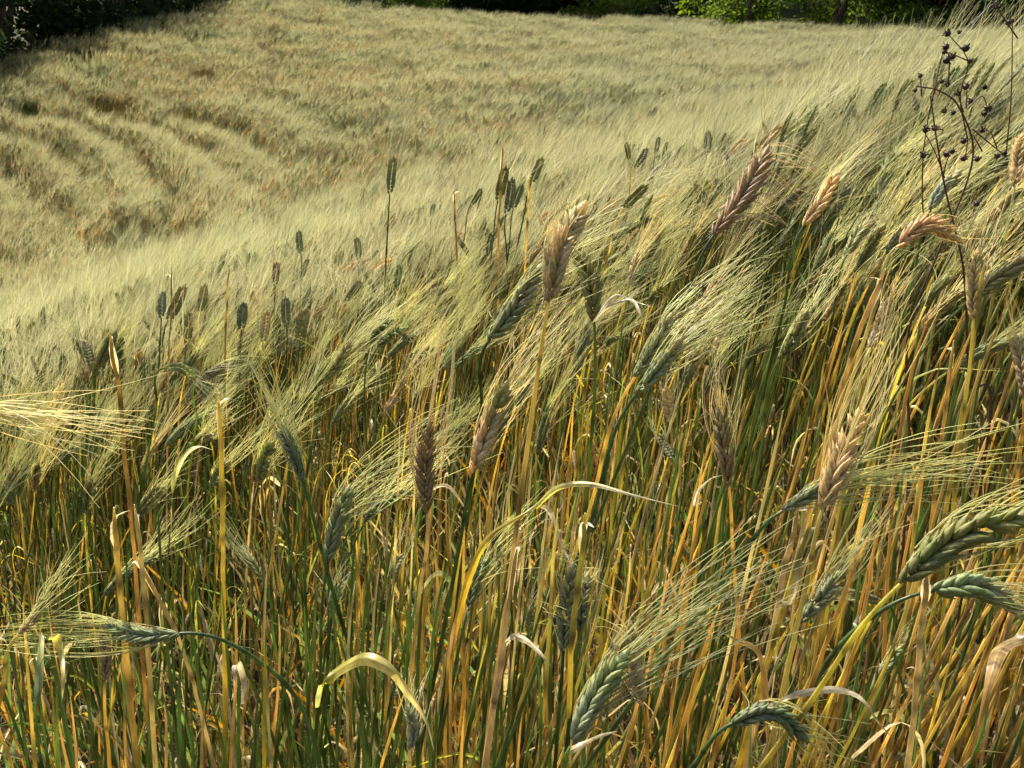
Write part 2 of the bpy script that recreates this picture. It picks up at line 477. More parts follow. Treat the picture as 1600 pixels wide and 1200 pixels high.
# ------------------------------------------------------------------ the plants one can pick out in the photograph
# label, base px, tip px, kind, then options: m bow point, a awn target, sp awn spread, na awns, s stem way-point, sc stem colour, d depth, w width, cu curl, lv leaves
H = []
def hero(label, b, t, k, **o):
    H.append(dict(label=label, b=b, t=t, k=k, **o))
hero("plump two-tone ear, tan below and green on top", (740, 738), (788, 608), 'M', a=(890, 470), sc='dkgreen', s=(722, 830), na=46, w=.155)
hero("blue-green ear with awns fanned toward the two-tone ear", (513, 877), (545, 765), 'G', a=(735, 625), sp=.10, na=44, sc='dkgreen', s=(500, 1060), w=.13)
hero("slim brown ear whose closed awns rise like a spike", (668, 800), (671, 668), 'B', a=(702, 440), sp=.012, na=30, sc='tan', s=(655, 930), w=.10)
hero("blue-green ear tilted beside the pinkish tan ear", (766, 530), (843, 420), 'G', a=(985, 330), na=40, sc='dkgreen', s=(752, 640), w=.12)
hero("pinkish tan ear standing high in the middle", (858, 467), (911, 322), 'T', m=(872, 398), a=(940, 240), na=12, sp=.2, sc='gold', s=(838, 600), w=.13)
hero("olive ear leaning back against the pinkish tan ear", (928, 500), (896, 374), 'O', m=(922, 440), a=(893, 330), na=14, sp=.3, sc='green', s=(916, 793), w=.11)
hero("small green ear tucked below the olive leaning ear", (897, 588), (916, 508), 'G', a=(960, 420), sc='dkgreen', s=(856, 793), w=.14)
hero("upper green ear of the pair on an orange stem", (993, 588), (1046, 498), 'G', a=(1200, 370), na=40, sc='orange', s=(920, 800), w=.14, d=.62)
hero("lower green ear of the pair on a dark stem", (996, 614), (1062, 533), 'G', a=(1240, 420), na=40, sc='dkgreen', s=(925, 810), w=.15, d=.60)
hero("short tan ear under the pair of green ears", (1048, 660), (1041, 605), 'T', a=(1050, 540), na=14, sc='gold', s=(1030, 800), d=.95)
hero("narrow green ear hanging below the short tan ear", (1052, 716), (1032, 680), 'G', a=(1010, 620), na=14, d=.95, sc='green', s=(1040, 830))
hero("grey tan ear rising steeply over the fanned green ear", (1286, 793), (1346, 640), 'T', m=(1312, 722), a=(1425, 440), sp=.07, na=40, sc='tan', s=(1262, 900), w=.10)
hero("green ear with long awns streaming toward the frame edge", (1223, 798), (1313, 750), 'G', a=(1590, 700), sp=.10, na=52, sc='dkgreen', s=(1150, 880), w=.12, d=.56)
hero("olive ear with upright awns before the orange stalk", (1219, 560), (1259, 490), 'O', a=(1335, 380), na=34, sc='green', s=(1190, 700), w=.16, d=.85)
hero("brown bristly ear below the curled white leaf", (1139, 760), (1123, 647), 'B', a=(1120, 540), sp=.16, na=34, sc='gold', s=(1145, 860), w=.11, d=.75)
hero("pale tan ear with feathery awns by the dark weed", (1360, 543), (1388, 472), 'T', a=(1430, 390), sp=.12, na=30, sc='tan', s=(1330, 700), d=.80)
hero("tan ear standing behind the pair of green ears", (1125, 600), (1120, 532), 'T', a=(1135, 440), d=1.05, sc='gold', s=(1110, 720))
hero("orange tan ear high near the dark weed stems", (1521, 497), (1528, 395), 'T', a=(1560, 300), d=.72, sc='gold', s=(1500, 690), na=24)
hero("tan ear cut by the picture edge", (1600, 620), (1588, 530), 'T', a=(1580, 450), d=.72, sc='gold', s=(1590, 740), na=24)
hero("long grey brown ear with white tips high up", (1116, 367), (1196, 240), 'B', a=(1300, 262), sp=.22, na=26, sc='dkgreen', s=(1060, 500), w=.085, d=.62)
hero("slim mauve tan ear beyond the long grey brown ear", (1256, 353), (1306, 273), 'T', a=(1380, 200), na=24, sc='dkgreen', s=(1225, 480), w=.10, d=.85)
hero("small dark green ear beside the mauve tan ear", (1311, 340), (1324, 290), 'G', a=(1350, 210), na=24, sc='dkgreen', s=(1295, 440), d=1.25)
hero("dark blue-green ear upright against the pale awns", (1374, 307), (1394, 243), 'G', a=(1410, 140), na=26, sc='dkgreen', s=(1352, 420), d=1.1, w=.16)
hero("pale silvery green ear under the dark weed heads", (1454, 327), (1498, 270), 'P', a=(1640, 170), sp=.12, na=34, sc='green', s=(1425, 440), d=.85, w=.18)
hero("nodding tan ear arched over near the dark weed", (1399, 387), (1498, 374), 'T', m=(1446, 352), a=(1580, 400), na=10, sp=.3, sc='tan', s=(1370, 470), d=.72, w=.10)
hero("olive ear behind the nodding tan ear", (1323, 397), (1363, 347), 'O', a=(1450, 240), na=28, sc='green', s=(1300, 500), d=1.0)
hero("brown ear at the frame edge below the sky bushes", (1585, 290), (1597, 215), 'T', a=(1640, 120), na=24, sc='tan', s=(1560, 420), d=.85)
hero("big olive ear pointing to the edge on a yellow stem", (1410, 910), (1604, 806), 'O', m=(1490, 842), a=(1800, 740), sp=.08, na=44, sc='yellow', s=(1259, 1107), w=.125, d=.46)
hero("nodding blue-green ear below the big olive ear", (1460, 923), (1592, 950), 'G', m=(1528, 918), a=(1740, 960), na=40, sc='dkgreen', s=(1330, 990), w=.14, d=.58)
hero("green ear with bristly tip among the yellow stalks", (1250, 973), (1310, 897), 'G', a=(1400, 770), na=38, sc='green', s=(1236, 1090), w=.16, d=.66)
hero("dark green ear nodding behind the bristly green ear", (1380, 942), (1330, 928), 'G', a=(1260, 920), na=26, d=.78, sc='green', s=(1395, 1010))
hero("blue-green ear bent over at the bottom edge", (1146, 1130), (1256, 1152), 'G', m=(1205, 1112), a=(1360, 1190), sp=.25, na=30, sc='dkgreen', s=(1085, 1195), w=.155, d=.52)
hero("slim green ear low beside the tan stalk", (1370, 1063), (1406, 1013), 'G', a=(1470, 930), na=22, sc='green', s=(1350, 1150), d=.8)
hero("tiny green ear low in the stalks at bottom", (1066, 1065), (1088, 1028), 'G', a=(1120, 960), na=18, d=.9, sc='green', s=(1055, 1160))
hero("big green ear leaning near the bottom edge", (891, 1167), (973, 1027), 'G', a=(1260, 830), sp=.09, na=54, sc='green', s=(884, 1190), w=.13, d=.50)
hero("blue-green ear with tangled curly awns", (880, 1017), (894, 888), 'G', a=(890, 820), cu=.9, sp=.5, na=34, sc='dkgreen', s=(872, 1130), w=.115, d=.58)
hero("green ear pressed against the tangled curly ear", (905, 985), (918, 900), 'G', a=(930, 830), cu=.8, sp=.5, na=20, sc='green', s=(893, 1100), d=.60, w=.16)
hero("small green ear between two tan stalks", (828, 993), (837, 948), 'G', a=(860, 880), na=18, d=.85, sc='dkgreen', s=(822, 1080))
hero("dry tan ear with bare spikelets behind the big green ear", (1004, 1100), (985, 978), 'T', a=(965, 920), na=14, sp=.4, sc='orange', s=(1012, 1190), w=.11, d=.62)
hero("pale bleached ear low among thin awns", (641, 1170), (637, 1107), 'P', a=(645, 1030), na=20, sp=.2, sc='tan', s=(640, 1198), d=.62)
hero("green ear under the long yellow leaf", (730, 957), (763, 868), 'G', a=(850, 775), na=34, sc='dkgreen', s=(708, 1060), d=.70, w=.10)
hero("dark green ear low behind the fanned awns", (610, 920), (628, 868), 'G', a=(650, 790), na=20, sc='dkgreen', s=(604, 1020), d=.9)
hero("green ear bent flat and pointing to the edge", (280, 990), (165, 978), 'G', m=(222, 994), a=(-40, 985), sp=.07, na=44, sc='dkgreen', s=(427, 1050), w=.085, d=.62)
hero("bleached tan ear with awns fanned upward at the edge", (30, 990), (66, 937), 'T', a=(125, 835), sp=.28, na=30, sc='gold', s=(5, 1070), d=.62, awn='awnG', w=.16)
hero("brown awnless ear standing below the flat green ear", (164, 1066), (158, 984), 'B', a=(160, 960), na=2, sc='orange', s=(170, 1180), d=.72, w=.12)
hero("slim olive ear drooping between golden stalks", (410, 906), (376, 856), 'O', a=(325, 790), na=20, sc='green', s=(428, 1000), d=.8, w=.10)
hero("small dark green ear on the dark stem", (518, 962), (530, 915), 'G', a=(560, 850), na=14, d=.85, sc='dkgreen', s=(510, 1060))
hero("blue-green ear tipped upside toward the golden stalks", (473, 752), (437, 663), 'G', m=(458, 706), a=(385, 545), sp=.06, na=36, sc='dkgreen', s=(508, 880), d=.70, w=.10)
hero("tan ear beyond the frame with awns sweeping in", (-85, 640), (-10, 642), 'T', a=(265, 680), sp=.12, na=36, sc='orange', s=(-110, 800), d=.60)
hero("olive bristly ear behind the sweeping awns", (147, 590), (178, 524), 'O', a=(240, 410), na=30, sc='green', s=(135, 700), d=1.0)
hero("olive ear paired beside the bristly ear", (143, 572), (130, 534), 'O', a=(110, 440), na=20, sc='green', s=(146, 680), d=1.2)
hero("silvery ear bent sideways above the golden stalks", (258, 575), (304, 590), 'G', m=(280, 574), a=(370, 640), na=28, sp=.2, sc='green', s=(244, 640), d=1.0, w=.15)
hero("dark ear bent sideways beside the silvery ear", (314, 594), (348, 572), 'O', a=(400, 560), na=24, sc='green', s=(306, 660), d=1.1, w=.17)
hero("dark slim ear upright in the pale awn haze", (252, 497), (254, 457), 'G', a=(262, 370), na=22, sc='dkgreen', s=(249, 560), d=1.65)
hero("dark ear leaning beside the slim upright ear", (263, 500), (288, 447), 'G', a=(330, 360), na=22, sc='dkgreen', s=(254, 580), d=1.5)
hero("olive curved ear at the crop brow", (312, 487), (320, 444), 'O', a=(345, 370), na=22, sc='gold', s=(312, 560), d=1.65)
hero("olive plump ear below the curved olive ear", (291, 537), (294, 488), 'O', a=(310, 400), na=22, sc='green', s=(290, 620), d=1.45)
hero("plump blue-green ear at the brow", (377, 515), (380, 474), 'G', a=(400, 390), na=22, sc='green', s=(374, 600), d=1.5, w=.2)
hero("slim tan ear at the brow between green ears", (411, 535), (417, 486), 'T', a=(430, 410), na=22, sc='gold', s=(408, 620), d=1.45)
hero("dark broad ear at the brow near a gold stalk", (468, 537), (478, 484), 'O', a=(510, 390), na=22, sc='dkgreen', s=(462, 620), d=1.35, w=.17)
hero("small brown ear high on the brow", (430, 447), (432, 411), 'B', a=(450, 340), na=18, sc='dkgreen', s=(428, 500), d=1.9)
hero("small green ear between the brow ears", (448, 511), (446, 466), 'G', a=(460, 390), na=18, sc='dkgreen', s=(446, 580), d=1.6)
hero("tan green ear over the upside blue-green ear", (455, 687), (483, 617), 'O', a=(540, 500), na=30, sc='gold', s=(440, 780), d=.95)
hero("tan olive ear in the middle awn haze", (540, 471), (563, 439), 'O', a=(610, 370), na=22, sc='tan', s=(530, 540), d=1.5)
hero("olive ear leaning into the streaming middle awns", (505, 596), (545, 540), 'O', a=(640, 450), na=34, sc='green', s=(490, 680), d=.95, w=.12)
hero("lone tall dark ear with awns straight up", (609, 304), (615, 247), 'G', a=(640, 130), sp=.06, na=30, sc='dkgreen', s=(604, 390), d=1.40, w=.11)
hero("dark ear beside the gold stalk tip", (778, 313), (790, 262), 'O', a=(830, 190), na=22, sc='dkgreen', s=(770, 380), d=1.6)
hero("straight green ear of the upper trio", (791, 334), (800, 280), 'G', a=(830, 200), na=22, sc='dkgreen', s=(792, 400), d=1.6, w=.12)
hero("leaning green ear of the upper trio", (802, 326), (815, 290), 'G', a=(850, 210), na=20, sc='dkgreen', s=(796, 380), d=1.8)
hero("slanted small ear above the upper trio", (830, 286), (847, 247), 'O', a=(890, 170), na=22, sc='dkgreen', s=(818, 340), d=1.8)
hero("dark slanted ear before the upper trio", (736, 320), (752, 295), 'G', a=(780, 230), na=18, sc='dkgreen', s=(726, 370), d=2.0)
hero("tiny round dark ear left of the upper trio", (674, 339), (679, 318), 'G', a=(690, 250), na=18, sc='dkgreen', s=(672, 400), d=2.3)
hero("tiny dark ear over the brow haze", (470, 396), (467, 361), 'G', a=(480, 290), na=18, sc='dkgreen', s=(470, 450), d=2.0)
hero("small dark ear over the middle awn haze", (560, 406), (557, 371), 'G', a=(575, 300), na=18, sc='dkgreen', s=(560, 460), d=1.9)
hero("dark ear mid slope above golden stems", (1104, 240), (1106, 205), 'G', a=(1140, 130), na=18, sc='dkgreen', s=(1098, 300), d=2.0)
hero("olive ear mid slope beside the dark one", (1125, 240), (1133, 208), 'O', a=(1170, 130), na=18, sc='dkgreen', s=(1118, 300), d=2.0)
hero("upright dark ear on the upper slope", (1216, 204), (1220, 176), 'G', a=(1245, 120), na=16, sc='dkgreen', s=(1212, 250), d=2.5)
hero("brown ear on the upper slope", (1264, 192), (1270, 172), 'B', a=(1290, 120), na=16, sc='gold', s=(1260, 240), d=2.8)
hero("slanted ear below the brown slope ear", (1258, 244), (1270, 216), 'O', a=(1300, 160), na=16, sc='dkgreen', s=(1246, 300), d=2.2)
hero("nodding green ear on the pale slope", (1282, 232), (1308, 222), 'G', m=(1296, 219), a=(1350, 225), na=16, sc='dkgreen', s=(1272, 290), d=2.0)
hero("olive ear in the upper middle awns", (983, 250), (978, 222), 'O', a=(1000, 160), na=18, sc='gold', s=(984, 310), d=2.0)
hero("slanted olive ear in the upper middle awns", (992, 262), (1010, 232), 'O', a=(1060, 170), na=18, sc='gold', s=(982, 320), d=1.9)
hero("dark upright ear above the streaming awns", (1024, 240), (1029, 214), 'G', a=(1060, 150), na=18, sc='dkgreen', s=(1020, 300), d=2.2)
hero("slanted olive ear in the streaming pale awns", (975, 325), (1010, 290), 'O', a=(1110, 230), na=26, sc='gold', s=(950, 400), d=1.3)

# bare stalks: label, points px, depth, colour, width factor
STRAWS = [
    ("orange bare stalk rising out of the pale awn haze", [(180, 522), (192, 640), (206, 800), (222, 1000)], .72, 'orange', 1.15),
    ("yellow straight bare stalk", [(344, 620), (348, 800), (351, 1000)], .66, 'yellow', 1.2),
    ("golden bare stalk crossing the flat green ear", [(172, 790), (190, 940), (214, 1180)], .58, 'gold', 1.2),
    ("tan bare stalk beside the golden crossing stalk", [(203, 790), (226, 950), (242, 1190)], .60, 'tan', 1.1),
    ("thin golden stalk slanting below the flat ear", [(213, 858), (287, 1012), (325, 1160)], .64, 'tan', .9),
    ("long orange stalk slanting over dark gaps", [(1386, 425), (1330, 560), (1296, 680), (1262, 800)], .66, 'orange', 1.25),
    ("pale tan stalk slanting in the middle", [(808, 830), (773, 1067), (753, 1200)], .52, 'tan', 1.2),
    ("orange stalk next to the tangled curly ear", [(876, 790), (853, 1100), (846, 1200)], .55, 'orange', .9),
    ("pale stalk passing before the tangled curly ear", [(917, 800), (900, 950), (886, 1165)], .50, 'yellow', 1.15),
    ("broad tan stalk under the nodding blue-green ear", [(1447, 905), (1436, 1010), (1420, 1180)], .54, 'tan', 1.25),
    ("tan stalk slanting by the bristly green ear", [(1250, 795), (1228, 900), (1200, 1040)], .56, 'tan', 1.2),
    ("curving yellow stalk at bottom", [(1270, 805), (1209, 1000), (1179, 1110), (1153, 1200)], .54, 'yellow', 1.05),
    ("orange stalk beneath the pale tan feathery ear", [(1493, 530), (1475, 670), (1458, 800)], .70, 'orange', 1.0),
    ("golden stalk between the dark weed stems", [(1546, 400), (1524, 540), (1500, 680)], .68, 'gold', 1.1),
    ("tall gold stalk tip over the upper trio", [(786, 222), (782, 320), (780, 420)], 1.45, 'orange', 1.2),
    ("short gold stalk tip in the haze", [(712, 295), (713, 340), (716, 420)], 1.6, 'orange', 1.1),
    ("gold stalk tip right of the upper trio", [(826, 270), (825, 330), (820, 420)], 1.5, 'gold', 1.1),
    ("thin orange stalk over the brow ears", [(355, 414), (352, 480), (350, 600)], 1.25, 'orange', .8),
    ("thin tan stalk over the brow ears", [(267, 420), (264, 500), (262, 600)], 1.3, 'tan', .8),
]
# conspicuous leaves: owner label start, points px, depth, half width (m), colours
LEAVES = [
    ("green ear under the long yellow leaf", [(703, 1030), (713, 975), (735, 895), (765, 838), (826, 798), (858, 768)], .55, .0042, 'leafO', 'leafY'),
    ("green ear under the long yellow leaf", [(838, 795), (872, 762), (922, 756), (985, 772), (1060, 791)], .55, .0036, 'leafY', 'leafP'),
    ("pale bleached ear low among thin awns", [(498, 1105), (510, 1062), (545, 1036), (573, 1027), (612, 1046), (636, 1078), (664, 1120), (678, 1172)], .50, .0062, 'leafY', 'leafD'),
    ("orange stalk next to the tangled", [(790, 1003), (804, 995), (822, 1000), (846, 1022), (862, 1042)], .55, .0042, 'leafP', 'leafD'),
    ("golden bare stalk crossing", [(78, 1000), (88, 998), (95, 1025), (98, 1060), (96, 1100)], .60, .0045, 'leafY', 'leafD'),
    ("bleached tan ear with awns", [(58, 1100), (62, 1040), (64, 998), (68, 994), (70, 1006)], .60, .0048, 'green', 'leafP'),
    ("yellow straight bare stalk", [(378, 1100), (380, 1060), (374, 1040), (367, 1045), (364, 1078), (362, 1094)], .58, .0045, 'leafD', 'leafP'),
    ("curving yellow stalk", [(1258, 800), (1235, 940), (1190, 907), (1165, 886), (1148, 874)], .56, .0032, 'leafD', 'leafP'),
    ("broad tan stalk under", [(1220, 1095), (1258, 1082), (1305, 1076), (1345, 1090), (1375, 1130), (1412, 1172)], .52, .0042, 'leafP', 'leafD'),
    ("tan ear cut by", [(1640, 985), (1600, 996), (1565, 1012), (1550, 1050), (1535, 1110), (1515, 1195)], .48, .0060, 'leafD', 'leafO'),
    ("brown bristly ear", [(1085, 790), (1092, 765), (1110, 748), (1130, 742)], .70, .0030, 'leafD', 'leafP'),
    ("orange bare stalk", [(270, 770), (275, 740), (290, 710), (310, 698), (332, 703)], .75, .0040, 'leafY', 'leafP'),
    ("blue-green ear with tangled", [(838, 790), (860, 800), (880, 855), (892, 880)], .60, .0028, 'leafD', 'leafP'),
    ("big green ear leaning", [(884, 1178), (905, 1165), (935, 1150), (965, 1142)], .52, .0034, 'leafD', 'leafP'),
    ("green ear with bristly tip", [(1200, 1160), (1190, 1030), (1150, 1000), (1130, 990)], .60, .0040, 'leafO', 'leafD'),
    ("olive ear leaning back", [(926, 505), (950, 480), (985, 468), (1000, 490), (1012, 520)], .62, .0024, 'leafD', 'leafP'),
    ("olive ear leaning back", [(930, 500), (960, 462), (990, 470), (1020, 480)], .62, .0018, 'leafP', 'leafP'),
    ("dark green ear nodding", [(1345, 985), (1338, 975), (1345, 962), (1360, 958)], .7, .0045, 'green', 'leafP'),
    ("two-tone", [(730, 800), (700, 760), (672, 768), (655, 800)], .66, .0024, 'leafD', 'leafP'),
]
# leaning straight green blades etc. are grown by the random plants

def stem_path(r, Pb, ed, W):
    """From the ground up through W to the ear base."""
    v = W - Pb; shallow = False
    if v[2] < -1e-3 and abs(v[2]) > 1.1*np.hypot(v[0], v[1]):
        k = (float(ground(Pb[0], Pb[1])) - Pb[2])/v[2]
        k = min(k, 12)
        R = Pb + v*k
    else:
        R = W + v*.22; shallow = True
    # keep roots inside the crop
    R[1] = max(R[1], .42)
    R[2] = float(ground(R[0], R[1])) - .01
    l1, l2 = np.linalg.norm(W - R), np.linalg.norm(Pb - W)
    tw = nrm(nrm(Pb - W)*1.0 + nrm(W - R)*.6)
    A = bez(R, R + (np.array([0, 0, .5]) + nrm(W - R)*.5)*l1*.33, W - tw*l1*.33, W, 20)
    if shallow:
        tw = nrm(nrm(Pb - W) + np.array([0, 0, .45]))
        A = bez(R, R + np.array([0, 0, l1*.6]), W - tw*l1*.14, W, 20)
    B = bez(W, W + tw*l2*.36, Pb - ed*l2*.36, Pb, 15)
    return R, np.vstack([A, B[1:]])

plants, hero_rec = {}, []
for i, h in enumerate(H):
    r = random.Random(100+i)
    lpx = math.hypot(h['t'][0]-h['b'][0], h['t'][1]-h['b'][1])
    d = h.get('d') or FPX*.070/lpx
    h['d'] = d
    Pb = at(*h['b'], d)
    Pt = at(*h['t'], d + r.uniform(-.010, .022))
    if 'm' in h: Pm = at(*h['m'], d)
    else: Pm = (Pb+Pt)/2 + nr.normal(0, .0018, 3)
    ax = spline([Pb, Pm, Pt], 8)
    ed = nrm(ax[1]-ax[0])
    view = nrm(CAM - Pm)
    nm = nrm(view + nrm(np.cross(ed, view))*r.uniform(-.55, .55))
    nm = nrm(nm - (nm @ ed)*ed)
    L = np.linalg.norm(Pt-Pb)
    A = at(*h['a'], d + .02) - Pt
    det = 2 if lpx > 60 else 1
    ear, aw = make_ear(r, ax, nm, L*h.get('w', .14), h['k'], lambda p: p + A, h.get('sp', .10), h.get('na', 30), None, det,
                       h.get('cu', 0), 1.0 if d < 1 else .9, C[h['awn']] if 'awn' in h else None)
    W = at_y(*h.get('s', (h['b'][0]-15, h['b'][1]+100)), Pb[1] + r.uniform(-.01, .02))
    # way-point in the vertical plane of the ear
    R, SP = stem_path(r, Pb, ed, W)
    root = bpy.data.objects.new("wheat_plant", None); COL.objects.link(root); root.location = R
    root.empty_display_size = .02
    tag(root, h['label'] if len(h['label'].split()) >= 4 else h['label'] + " of wheat", "wheat plant", "wheat plants of the near crop")
    scol = vary(C[h.get('sc', 'gold')], r, .12)
    low = vary(C['gold' if r.random() < .6 else 'yellow'], r, .15) if h.get('sc') in ('gold', 'orange', 'tan', 'yellow') else vary(C['green'], r, .2)
    st = make_stem(r, SP, .0021 if d < .8 else .0018, .0012, low, scol, 7)
    link("stem", st.mesh("stem", M_STEM, R), root)
    eo = link("ear", ear.mesh("ear", M_EAR, R), root)
    link("awns", aw.mesh("awns", M_AWN, R), eo)
    t0 = r.uniform(.2, .45); b = SP[int(t0*33)]
    a = r.uniform(0, 6.28); hv = np.array([math.cos(a), math.sin(a), 0]); ln = r.uniform(.06, .12)
    pts = [b, b+hv*ln*.25+np.array([0, 0, ln*.3]), b+hv*ln*.5+np.array([0, 0, ln*.1]), b+hv*ln*.55-np.array([0, 0, ln*.4])]
    lf = make_leaf(r, spline(pts, 10), r.uniform(.003, .0045), vary(C[r.choice(('leafD', 'leafG', 'leafO'))], r), vary(C['leafD'], r), twist=r.uniform(-1, 1))
    link("leaf", lf.mesh("leaf", M_LEAF, R), root)
    plants[h['label']] = (root, R)
    hero_rec.append((h['label'], project((Pb+Pt)/2)))

for i, (label, pts, d, colr, wf) in enumerate(STRAWS):
    r = random.Random(500+i)
    P = [at_y(px, py, at(*pts[0], d)[1] + .03*q) for q, (px, py) in enumerate(pts)]
    v = P[-1]-P[-2]
    k = (float(ground(P[-1][0], P[-1][1])) - P[-1][2])/min(v[2], -.02)
    R = P[-1] + v*np.clip(k, 0, 8); R[1] = max(R[1], .42); R[2] = float(ground(R[0], R[1]))-.01
    SP = spline([R] + P[::-1], 26)
    SP = SP + np.cumsum(nr.normal(0, .0004, SP.shape), 0)
    root = bpy.data.objects.new("wheat_plant", None); COL.objects.link(root); root.location = R
    root.empty_display_size = .02
    tag(root, label, "wheat plant", "wheat plants of the near crop")
    st = make_stem(r, SP, .0020*wf, .0015*wf, vary(C[colr], r, .1)*.9, vary(C[colr]*.6 + C['tan']*.4, r, .1), 7, True)
    link("stem", st.mesh("stem", M_STEM, R), root)
    b = SP[-2]; hv = nrm(np.array([r.uniform(-1, 1), r.uniform(-1, 1), .4]))
    lf = make_leaf(r, spline([SP[-5], b, b+hv*.012], 6), .0026*wf, vary(C['leafD'], r), vary(C['leafP'], r))
    link("leaf", lf.mesh("leaf", M_LEAF, R), root)
    plants[label] = (root, R)
    hero_rec.append((label, project(P[1])))

for owner, pts, d, hw, ca, cb in LEAVES:
    key = next(k for k in plants if k.startswith(owner) or owner in k)
    root, R = plants[key]
    r = random.Random(len(pts)*7+pts[0][0])
    P = spline([at(px, py, d + .012*math.sin(j*1.3)) for j, (px, py) in enumerate(pts)], 20)
    t = nrm(P[-1]-P[0])
    lf = make_leaf(r, P, hw*(.74 if hw > .0055 else .62), vary(C[ca], r, .05), vary(C[cb], r, .05), side=nrm(np.cross(t, nrm(CAM-P[5])) + nr.normal(0, .15, 3)), fold=.45, twist=r.uniform(-1.3, 1.3))
    link("leaf", lf.mesh("leaf", M_LEAF, R), root)

# ------------------------------------------------------------------ dried weed with dark seed heads
def build_weed():
    d = .74
    main = [[(1543, 690), (1516, 600), (1509, 467), (1502, 400), (1478, 300), (1463, 215), (1454, 150)],
            [(1416, 800), (1416, 567), (1430, 483), (1470, 385), (1520, 250), (1500, 170), (1468, 142), (1432, 135)]]
    Yw = at(1500, 200, d)[1]
    R = at_y(1470, 1000, Yw); R[2] = float(ground(R[0], R[1])) - .01
    root = bpy.data.objects.new("dried_weed", None); COL.objects.link(root); root.location = R; root.empty_display_size = .02
    tag(root, "dried branching weed with dark round seed heads standing above the wheat", "weed")
    br = np.array([.10, .052, .035])
    r = random.Random(5)
    for j, m in enumerate(main):
        P = spline([R + np.array([(.03 if j == 0 else -.03), 0, 0])] + [at_y(x, y, Yw + .012*math.sin(q+j*2)) for q, (x, y) in enumerate(m)], 40)
        mb = MB(); tube(mb, P, np.linspace(.0017, .0006, 40), 6, vary(br, r, .1)); link("stem", mb.mesh("stem", M_DARK, R), root)
    tw = [[(1443, 335), (1441, 300), (1445, 215), (1470, 95), (1476, 75)], [(1476, 278), (1462, 240), (1441, 200)], [(1455, 200), (1474, 205), (1448, 225)],
          [(1512, 218), (1500, 150), (1513, 95), (1480, 52)], [(1513, 95), (1482, 82)], [(1482, 130), (1483, 90), (1478, 80)],
          [(1520, 202), (1560, 235), (1570, 240)], [(1558, 232), (1548, 205)], [(1512, 170), (1534, 150), (1543, 168)], [(1510, 170), (1511, 130)], [(1505, 175), (1496, 145)],
          [(1454, 147), (1468, 125), (1476, 128)], [(1535, 237), (1520, 210)], [(1473, 277), (1480, 250), (1488, 238)], [(1520, 330), (1526, 319)],
          [(1590, 60), (1556, 10)], [(1440, 150), (1438, 118)], [(1508, 250), (1512, 220)], [(1572, 240), (1580, 150), (1582, 32)]]
    for q, t in enumerate(tw):
        P = spline([at_y(x, y, Yw + .02*math.sin(q*2.1)) for x, y in t], 10)
        mb = MB(); tube(mb, P, np.linspace(.0007, .0004, 10), 5, vary(br, r, .15)); link("twig", mb.mesh("twig", M_DARK, R), root)
    dots = [(1480, 52), (1499, 50), (1478, 73), (1476, 81), (1488, 88), (1480, 94), (1509, 75), (1515, 95), (1438, 118), (1430, 141), (1471, 127), (1480, 132), (1496, 146), (1509, 135),
            (1538, 136), (1516, 158), (1475, 173), (1489, 176), (1544, 169), (1538, 178), (1447, 202), (1461, 200), (1536, 203), (1479, 241), (1488, 236), (1506, 220), (1443, 242),
            (1506, 247), (1527, 248), (1569, 240), (1558, 244), (1582, 32), (1555, 10), (1526, 318), (1576, 36)]
    for q, (x, y) in enumerate(dots):
        p = at_y(x, y, Yw + .02*math.sin(q*2.1)); mb = MB()
        s = r.uniform(.0018, .0034)
        ax = nrm(nr.normal(0, 1, 3) + np.array([0, 0, .8]))
        side = nrm(np.cross(ax, (1, .3, .2)))
        drop(mb, p - ax*s, ax, side, s*2.1, s, s*.95, vary(np.array([.045, .028, .02]), r, .2), 8, 6)
        for b in range(7):          # spiky bracts round the head
            a = b/7*6.283; q2 = np.cross(ax, side)
            dv = nrm(ax*.5 + side*math.cos(a) + q2*math.sin(a))
            drop(mb, p + dv*s*.5, dv, ax, s*1.2, s*.30, s*.15, (.06, .038, .025), 4, 3)
        link("seed_head", mb.mesh("seed_head", M_DARK, R), root)
build_weed()

# ------------------------------------------------------------------ random near plants: real objects, copied from a few kinds
def parts_to_plant(parts):
    out = []
    for q, mb in enumerate(parts['stem']): out.append(("stem", mb.mesh("stem", M_STEM), None))
    for e, a in zip(parts['ear'], parts['awns']): out.append(("ear", e.mesh("ear", M_EAR), a.mesh("awns", M_AWN)))
    for l in parts['leaf']: out.append(("leaf", l.mesh("leaf", M_LEAF), None))
    return out
GOLDS = ('gold', 'gold', 'orange', 'tan', 'yellow', 'gold', 'green')
PROTO = []
for i in range(20):
    r = random.Random(900+i)
    green = i % 10 >= 6
    ps = dict(stem=[], ear=[], awns=[], leaf=[])
    nt_ = 3 if i % 3 else 2
    for q in range(nt_):
        k = r.choice('GGGO' if green else 'GOGTMP')
        t = random_tiller(r, r.uniform(.70, .84), (r.uniform(.02, .15), r.uniform(-.06, .06)), 'green' if green and r.random() < .8 else r.choice(GOLDS), k, 2,
                          broken=(q > 0 and r.random() < .55))
        off = np.array([r.uniform(-.035, .035), r.uniform(-.035, .035), 0]) if q else np.zeros(3)
        for key, l in t.items():
            for mb in l:
                mb.v = [v + off for v in mb.v]; ps[key].append(mb)
    n_e = len(ps['ear'])
    PROTO.append((parts_to_plant(ps), "green" if green else "golden", n_e))
BARE = []
